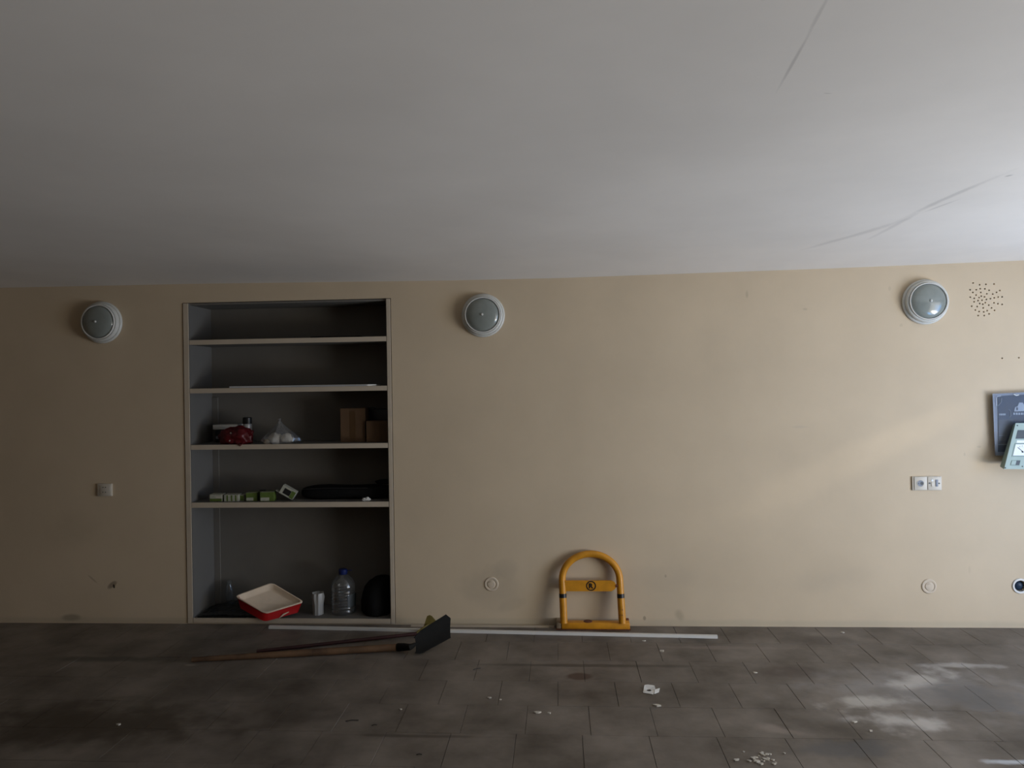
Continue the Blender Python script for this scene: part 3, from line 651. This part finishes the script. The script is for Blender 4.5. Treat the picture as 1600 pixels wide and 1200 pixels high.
for k in range(5): B().prism([P(x, y_, dd) for x, y_ in ((1583.4 + k * 4, 644.8), (1586.2 + k * 4, 644.8), (1586.2 + k * 4, 648.2), (1583.4 + k * 4, 648.2))], (0, .001, 0)).build('printed_mark', 'pmark', mb, smooth=False)
for k in range(4): B().prism([P(x, y_, dd) for x, y_ in ((1561.5 + k * 2.6, 646), (1563.4 + k * 2.6, 646), (1563.4 + k * 2.6, 649), (1561.5 + k * 2.6, 649))], (0, .0008, 0)).build('printed_mark', 'pmark', mb, smooth=False)
for k in range(4): B().prism([P(x, y_, dd) for x, y_ in ((1561.5 + k * 3.2, 689), (1564 + k * 3.2, 689), (1562.8 + k * 3.2, 692.5))], (0, .0008, 0)).build('printed_mark', 'navy', mb, smooth=False)
polyl([(1560, 694.5), (1573, 694.3)], .0012, 'printed_line', 'pmark', mb)
polyl([(1561, 680.5), (1570, 680.2)], .0008, 'printed_line', 'pmark', mb)
c1 = [P(1550.5, 614.5, D1 + .016), P(1670, 609, D1 + .016), P(1670, 712, D1 + .016), P(1555, 712.5, D1 + .016)]
B().prism(c1, (0, .0025, 0)).build('clear_cover', 'cover', mb, smooth=False)
polyl([(1584, 616), (1588, 618), (1592, 617)], .003, 'latch', 'dial', mb, D1 + .017)
# green device: sloping trapezoid console, lower edge further out
DT, DB = .082, .130
gd = root('voltage_stabiliser', W(1620, 733), 'mint green voltage stabiliser with a white needle dial, hung over the meter box', 'stabiliser')
def G(px, py, e=0.0):
    t = (py - 661) / 72.0; return P(px, py, DT + (DB - DT) * t + e)
Lx = lambda yy, o=0: 1587 - (yy - 661) * 18 / 72 + o
fr = [G(1587, 661), G(1672, 661), G(1690, 733), G(1569, 733)]
bk = [P(1583, 664, .058), P(1665, 664, .058), P(1672, 729, .058), P(1562.5, 729, .058)]
B().hull([p + Vector((0, .004, 0)) for p in fr] + bk).build('body', 'mintdark', gd, smooth=False)
B().prism(fr, (0, .0045, 0)).build('front_panel', 'mint', gd, smooth=False)
def gq(y0, y1, oa, ob, e, name, m_, th=.0015): B().prism([G(Lx(y0, oa), y0, e), G(Lx(y0, ob), y0, e), G(Lx(y1, ob), y1, e), G(Lx(y1, oa), y1, e)], (0, th, 0)).build(name, m_, gd, smooth=False)
gq(672, 685.5, 6, 70, .001, 'display_window', 'smoke')
gq(688, 692, 9, 66, .001, 'trim_strip', 'dial')
gq(692.5, 713.5, 6.5, 60, .001, 'dial_frame', 'mintdark')
gq(694.2, 711.8, 8.5, 58, .002, 'dial_face', 'dial')
B().tube([G(1590.5, 699, .004), G(1599, 706, .004)], .0011, 6).build('needle', 'black', gd)
B().tube([G(1598, 706, .003), G(1598, 706, .006)], .005, 12).build('needle_hub', 'smoke', gd)
for k in range(6):
    x = 1593 + k * 4; yy = 698.5 - 2.5 * math.sin(math.pi * (k + .5) / 6) + 1
    B().tube([G(x, yy, .0028), G(x + .8, yy - 1.6, .0028)], .0007, 5).build('scale_tick', 'slate', gd)
gq(719, 727.5, 8, 22.5, .0008, 'switch_recess', 'mintdark', .001)
gq(719.6, 726.8, 16, 22, .0012, 'switch_gap', 'smoke', .001)
gq(720, 726, 9, 16, .003, 'switch', 'mint', .003)
for (x, y_) in ((1589.7, 664.8), (1570.8, 731), (1597.5, 728.8)): B().tube([G(x, y_, .0), G(x, y_, .0025)], .0035, 10).build('screw', 'slate', gd)

# ------------------------------------------------------------ yellow parking barrier
yb0 = -.10
pb = root('parking_barrier', (F(924, 984).x, yb0, 0), 'yellow folding parking barrier standing against the wall, marked with a circled R', 'barrier')
bx0, bx1 = F(869, 982).x, F(984.5, 984).x; ztop = W(925, 971.5, -.10).z
fyb = F(925, 984.5).y
B().box((bx0 + .035, fyb, .004), (bx1 - .001, fyb + .06, .046), .006).build('base_channel', 'yellow', pb)
B().box((bx0, fyb - .004, 0), (bx1 + .004, fyb + .095, .006), .002).build('base_plate', 'rust', pb)
for xx in (bx0 + .002, bx1 - .02):
    B().box((xx, fyb + (.004 if xx < bx0 + .1 else .062), .006), (xx + (.03 if xx < bx0 + .1 else .019), fyb + .088, .052), .003).build('end_bracket', 'galv' if xx < bx0 + .1 else 'rust', pb)
pL, pR = W(869 + 14, 978, yb0).x, W(975, 978, yb0).x
cx = F(919, 984).x
B().lathe([(.028, 0), (.028, .003), (.018, .005), (.0005, .005)], (cx, fyb + .03, .046), axis='z', n=24, cap=False).build('lock_cover', 'rust', pb)
# arch: leans back to touch the wall near its top
R_t = .0225; ylo, yhi = yb0 + .0, -.030
zt = W(925, 860, yhi).z - R_t
def yl(zv): return ylo + (yhi - ylo) * min(1, zv / zt)
xl_b, xr_b = W(881, 965, ylo).x, W(972.5, 965, ylo).x
xl_t, xr_t = W(878.5, 915, -.06).x, W(968.5, 915, -.06).x
zc = W(924, 906, -.06).z; Rr = (xr_t - xl_t) / 2; xc = (xl_t + xr_t) / 2
def arch_pts():
    P_ = [(xl_b, yl(.046), .046), ((xl_b + xl_t) / 2, yl((zc + .05) / 2), (zc + .05) / 2)]
    for k in range(25):
        a = math.pi - math.pi * k / 24; zv = zc + (zt - zc) * math.sin(a); P_.append((xc + Rr * math.cos(a), yl(zv), zv))
    P_ += [((xr_b + xr_t) / 2, yl((zc + .05) / 2), (zc + .05) / 2), (xr_b, yl(.046), .046)]
    return P_
B().tube(arch_pts(), R_t, 20).build('arch_tube', 'yellow', pb)
zb = W(925, 931.5, -.08).z
for (xa, xb) in ((xl_b, xl_t), (xr_b, xr_t)):
    def lx(zv): return xa + (xb - xa) * (zv - .046) / (zc - .046)
    B().tube([(lx(zb - .013), yl(zb - .013), zb - .013), (lx(zb + .013), yl(zb + .013), zb + .013)], R_t + .0015, 20).build('black_band', 'black', pb)
    B().tube([(lx(.046), yl(.046), .046), (lx(zb - .014), yl(zb - .014), zb - .014)], R_t + .0012, 20).build('leg_sleeve', 'yellow', pb)
for (px_, py_) in ((972.5, 953), (972.5, 961.5), (968.5, 961.5)):
    p = W(px_, py_, -.117); B().tube([(p.x, p.y + .006, p.z), (p.x, p.y - .002, p.z)], .003, 8).build('rivet', 'rust', pb)
# cross plate with tapered right end
zb0, zb1 = W(925, 923.8, -.07).z, W(925, 907.2, -.07).z; yp = -.072
xa, xb = xl_t + .012, W(962.5, 915, -.07).x; h = zb1 - zb0
poly = [(xa, yp, zb0), (xb - .030, yp, zb0), (xb - .010, yp, zb0 + h * .18), (xb, yp, zb0 + h * .38), (xb, yp, zb1 - h * .38), (xb - .010, yp, zb1 - h * .12), (xb - .030, yp, zb1), (xa, yp, zb1)]
cp = B().prism(poly, (0, .012, 0)).build('cross_plate', 'yellow', pb, smooth=False)
B().tube([(xb - .004, yp + .006, (zb0 + zb1) / 2), (xr_t, yp + .004, (zb0 + zb1) / 2)], .010, 10).build('pivot_pin', 'rust', pb)
em = W(923.6, 915.3, yp)
bb = B(); n_ = 36; ro, ri = .0320, .0252; V = [[], [], [], []]
for k in range(n_):
    a = 2 * math.pi * k / n_
    for q, (r0, yy) in enumerate(((ro, yp - .0015), (ri, yp - .0015), (ro, yp), (ri, yp))): V[q].append(bb.bm.verts.new((em.x + r0 * math.cos(a), yy, em.z + r0 * math.sin(a))))
for k in range(n_):
    j = (k + 1) % n_
    bb.bm.faces.new((V[0][k], V[0][j], V[1][j], V[1][k])); bb.bm.faces.new((V[0][k], V[2][k], V[2][j], V[0][j])); bb.bm.faces.new((V[1][k], V[1][j], V[3][j], V[3][k]))
bb.build('emblem_ring', 'black', cp)
cv = bpy.data.curves.new('letter', 'FONT'); cv.body = 'R'; cv.size = .043; cv.align_x = 'CENTER'; cv.align_y = 'CENTER'; cv.extrude = .0008; cv.offset = .0020
to = bpy.data.objects.new('tmp', cv); COL.objects.link(to); dg = bpy.context.evaluated_depsgraph_get(); dg.update()
lm = bpy.data.meshes.new_from_object(to.evaluated_get(dg)); bpy.data.objects.remove(to)
xs = [v.co.x for v in lm.vertices]; ys = [v.co.y for v in lm.vertices]; mx_, my_ = (min(xs) + max(xs)) / 2, (min(ys) + max(ys)) / 2
off_ = wloc(cp)
for v in lm.vertices: c = v.co.copy(); v.co = Vector((em.x + (c.x - mx_), yp - .0012 - c.z, em.z + (c.y - my_))) - off_
lm.materials.clear(); lm.materials.append(M['black']); lo = bpy.data.objects.new('letter_r', lm); COL.objects.link(lo); lo.parent = cp

# ------------------------------------------------------------ strips on the floor
def strip(name, pa, pb_, wd_, ht, label, m_='white'):
    pa, pb_ = Vector(pa), Vector(pb_); d = (pb_ - pa).normalized(); n = Vector((-d.y, d.x, 0))
    if n.y < 0: n = -n
    r = root(name, (pa + pb_) / 2, label, 'trunking', 'white strips on the floor by the wall')
    B().prism([pa, pb_, pb_ + n * wd_, pa + n * wd_], (0, 0, ht * .62)).build('channel', m_, r, smooth=False)
    e = .0015
    B().prism([pa + n * e + Vector((0, 0, ht * .62)), pb_ + n * e + Vector((0, 0, ht * .62)), pb_ + n * (wd_ - e) + Vector((0, 0, ht * .62)), pa + n * (wd_ - e) + Vector((0, 0, ht * .62))], (0, 0, ht * .38)).build('snap_cover', m_, r, smooth=False)
strip('cable_trunking', F(419.5, 982.5), F(1121.5, 998), .026, .017, 'long white cable trunking lying on the tiles from the shelving past the yellow barrier')
a = F(640, 982.6); c = F(866, 981.2)
strip('cable_trunking', (a.x, max(a.y, -.045), 0), (c.x, c.y + .005, 0), .014, .010, 'shorter thin white strip behind the long trunking, ending at the barrier base', 'cab')

# ------------------------------------------------------------ shovels
sv = root('shovel', F(640, 1020), 'square shovel with a dark steel blade and worn wooden handle, lying on the floor', 'shovel')
h0 = F(300, 1035.0); h0.z = .016; h1 = F(622, 1017.5); h1.z = .024
sck = F(643, 1017.5); sck.z = .028
pts = [h0.lerp(h1, k / 10) for k in range(11)]
B().tube(pts, [.014 + .007 * min(1, k / 6) for k in range(11)], 14).build('wooden_handle', 'wood', sv)
sk = B(); d_ = (sck - h1)
A_ = W(651, 1024, -.60); A_ = F(652, 1024.5, .002); ya = A_.y
Bf = W(704, 996, ya + .13); Cf = W(705, 955.5, ya + .20); Df = W(650, 990, ya + .06); E1 = W(697, 960.5, ya + .20); nk = W(641, 1011, ya + .02)
sk.tube([h1 - (h1 - h0).normalized() * -.0, h1.lerp(nk, .5) + Vector((0, 0, .0)), nk, nk.lerp((A_ + Df + Bf + Cf) / 4, .30)], [.024, .023, .019, .006], 14); sk.build('socket', 'steel', sv)
cn = (Bf - A_).cross(Df - A_).normalized()
if cn.y > 0: cn = -cn
def blade(u, v):       # u along the blade, v across
    u = u * (1 - .145 * max(0, (v - .765) / .235))
    p = A_ * (1 - u) * (1 - v) + Bf * u * (1 - v) + Df * (1 - u) * v + Cf * u * v
    sh = (1 - u) ** 5
    p = p + ((A_ + Df) / 2 - p) * (0.0) - cn * .022 * (1 - (2 * v - 1) ** 2) * (1 - .3 * u)
    if u < .12: p = p.lerp(nk, (.12 - u) / .12 * .55 * abs(2 * v - 1) ** 2 * .6)
    return p
B().grid(blade, 22, 16, .003).build('blade', 'steel', sv, ang=60)
edge = [blade(k / 12, 0) for k in range(13)]
B().tube(edge, .0028, 6).build('rolled_edge', 'steel', sv); B().tube([blade(k / 12, 1) for k in range(13)], .0028, 6).build('rolled_edge', 'steel', sv)
# spade behind: thin dark red handle and olive pointed blade
sp = root('spade', F(520, 1008), 'narrow spade with a thin dark red handle and olive yellow blade, behind the square shovel', 'spade')
g0 = F(401, 1021.0); g0.z = .012
g1 = W(652, 990, -.22)
mid = g0.lerp(g1, .5); mid.z -= .040; mid.z = max(mid.z, .014)
pts = [(g0 * (1 - t) ** 2 + mid * 2 * t * (1 - t) + g1 * t * t) for t in [k / 12 for k in range(13)]]
B().tube(pts, [.0105] * 12 + [.012], 12).build('red_handle', 'redwood', sp)
yk = -.17
q = [W(x, y_, yk - .03 * k) for k, (x, y_) in enumerate(((651, 997), (663, 977), (668.5, 962)))]
poly = [W(648, 1000, yk), W(655, 992, yk), W(662.5, 977.5, yk), W(667.3, 962.5, yk), W(670.5, 961, yk), W(674, 962.5, yk), W(680, 969, yk), W(690, 984, yk), W(684, 994, yk), W(668, 1001, yk)]
zlow = min(p.z for p in poly); poly = [Vector((p.x, yk + .10 * (.14 - p.z) * -1, max(p.z, .003))) for p in poly]
B().prism(poly, (.004, .004, 0)).build('olive_blade', 'olive', sp, smooth=False)
mdl = W(669.5, 975, yk - .01); B().tube([g1, g1.lerp(mdl, .5), mdl + Vector((0, -.002, 0))], [.014, .010, .004], 10).build('socket', 'olive', sp)

# ------------------------------------------------------------ scraps on the floor
pc = [F(x, y_, .004) for x, y_ in ((1004.5, 1082), (1007.5, 1072), (1023, 1073.5), (1024, 1078), (1021, 1084.8))]
cc = F(1014, 1079.2, .004)
bb = B(); n_ = 20; H_ = []; O_ = []
ring = []
for k in range(n_):
    a = 2 * math.pi * k / n_; dirv = Vector((math.cos(a), math.sin(a), 0))
    best = None
    for i in range(len(pc)):
        p, q2 = pc[i], pc[(i + 1) % len(pc)]; e = q2 - p; den = dirv.x * (-e.y) + dirv.y * e.x
        if abs(den) < 1e-9: continue
        t = ((p.x - cc.x) * (-e.y) + (p.y - cc.y) * e.x) / den; s_ = (dirv.x * (p.y - cc.y) - dirv.y * (p.x - cc.x)) / den
        if t > 0 and -1e-6 <= s_ <= 1 + 1e-6: best = t
    t = best or .03; O_.append(cc + dirv * t + Vector((0, 0, .010 * max(0, dirv.y)))); H_.append(cc + Vector((dirv.x * .012, dirv.y * .012, .002)))
Vo = [bb.bm.verts.new(p) for p in O_]; Vh = [bb.bm.verts.new(p) for p in H_]
fs = [bb.bm.faces.new((Vo[k], Vo[(k + 1) % n_], Vh[(k + 1) % n_], Vh[k])) for k in range(n_)]
bmesh.ops.recalc_face_normals(bb.bm, faces=bb.bm.faces); bmesh.ops.solidify(bb.bm, geom=fs, thickness=.002)
ps = root('card_scrap', (cc.x, cc.y, 0), 'folded white card scrap with a hole, lying alone on the tiles', 'scrap')
bb.build('punched_face', 'white', ps, smooth=False)
tb = [F(1022.5, 1084.2, .003), F(1029.5, 1081.8, .003), F(1031, 1075.5, .012), F(1023.5, 1077.5, .010)]
B().prism(tb, (0, 0, .0015)).build('folded_tab', 'white', ps, smooth=False)
chips = [(185, 1133, .012), (1316, 989, .012), (1006, 1002, .009), (1034, 1018, .018), (1026, 1103, .018), (840, 1114, .016), (858, 1115, .010), (765, 1091, .009), (782, 1094, .007), (626, 1109, .007), (1335, 1129, .010), (1361, 1143, .010), (1180, 1052, .010)]
def chip(bb, p, r, sd):
    m_ = 6; ang0 = sd * 1.7; top = [Vector((p.x + r * (1 + .4 * math.sin(sd + k * 2)) * math.cos(ang0 + k * 2 * math.pi / m_), p.y + r * .55 * (1 + .4 * math.cos(sd * 2 + k)) * math.sin(ang0 + k * 2 * math.pi / m_), .001)) for k in range(m_)]
    bb.prism(top, (0, 0, .004 + r * .15)); return bb
chip_lbl = ['small white chip alone on the dark tiles at the lower left', 'tiny white chip close to the wall, right of the long trunking end',
 'white chip just below the long trunking, right of the yellow barrier', 'pale sliver on the tiles below the right end of the long trunking', 'pale sliver on the tiles just below the white card scrap',
 'longer of the two pale chips left of the white card scrap, near the bottom edge', 'shorter, right one of the two pale chips left of the card scrap',
 'left one of two tiny pale specks between shovel blade and card scrap', 'right one of two tiny pale specks between shovel blade and card scrap', 'tiny pale speck alone on the tiles below the shovel socket',
 'upper left one of two white chips beside the pale dust patch', 'lower right one of two white chips beside the pale dust patch', 'pale chip on the brown-stained tiles below the long trunking, right of the card scrap']
for i, (x, y_, r) in enumerate(chips):
    lab = chip_lbl[i]
    solo('plaster_chip', chip(B(), F(x, y_), r, i), 'foam', lab, 'chip', 'stray plaster chips on the floor', smooth=False)
bb = B()
for i in range(34):
    x = random.gauss(1190, 16); y_ = random.gauss(1187, 4.5); chip(bb, F(x, y_), random.uniform(.003, .011), i)
solo('plaster_crumbs', bb, 'foam', 'scatter of white plaster crumbs on the tiles at the bottom edge', 'crumbs', kind='stuff', smooth=False)
for (x, y_, l, an, lab) in ((745, 1046, .02, .6, 'short dark twig on the tiles right of the shovel blade'), (550, 1127, .03, .2, 'longest dark twig on the dim tiles well below the shovels'), (585, 1134, .012, .3, 'short dark twig just right of the longest one'), (655, 1180, .012, .1, 'tiny dark twig near the bottom edge, left of centre')):
    p = F(x, y_); solo('dark_twig', B().tube([p + Vector((-l, -l * an, .003)), p + Vector((0, 0, .006)), p + Vector((l, l * an, .003))], .002, 6), 'black', lab, 'twig', 'dark twigs on the floor')
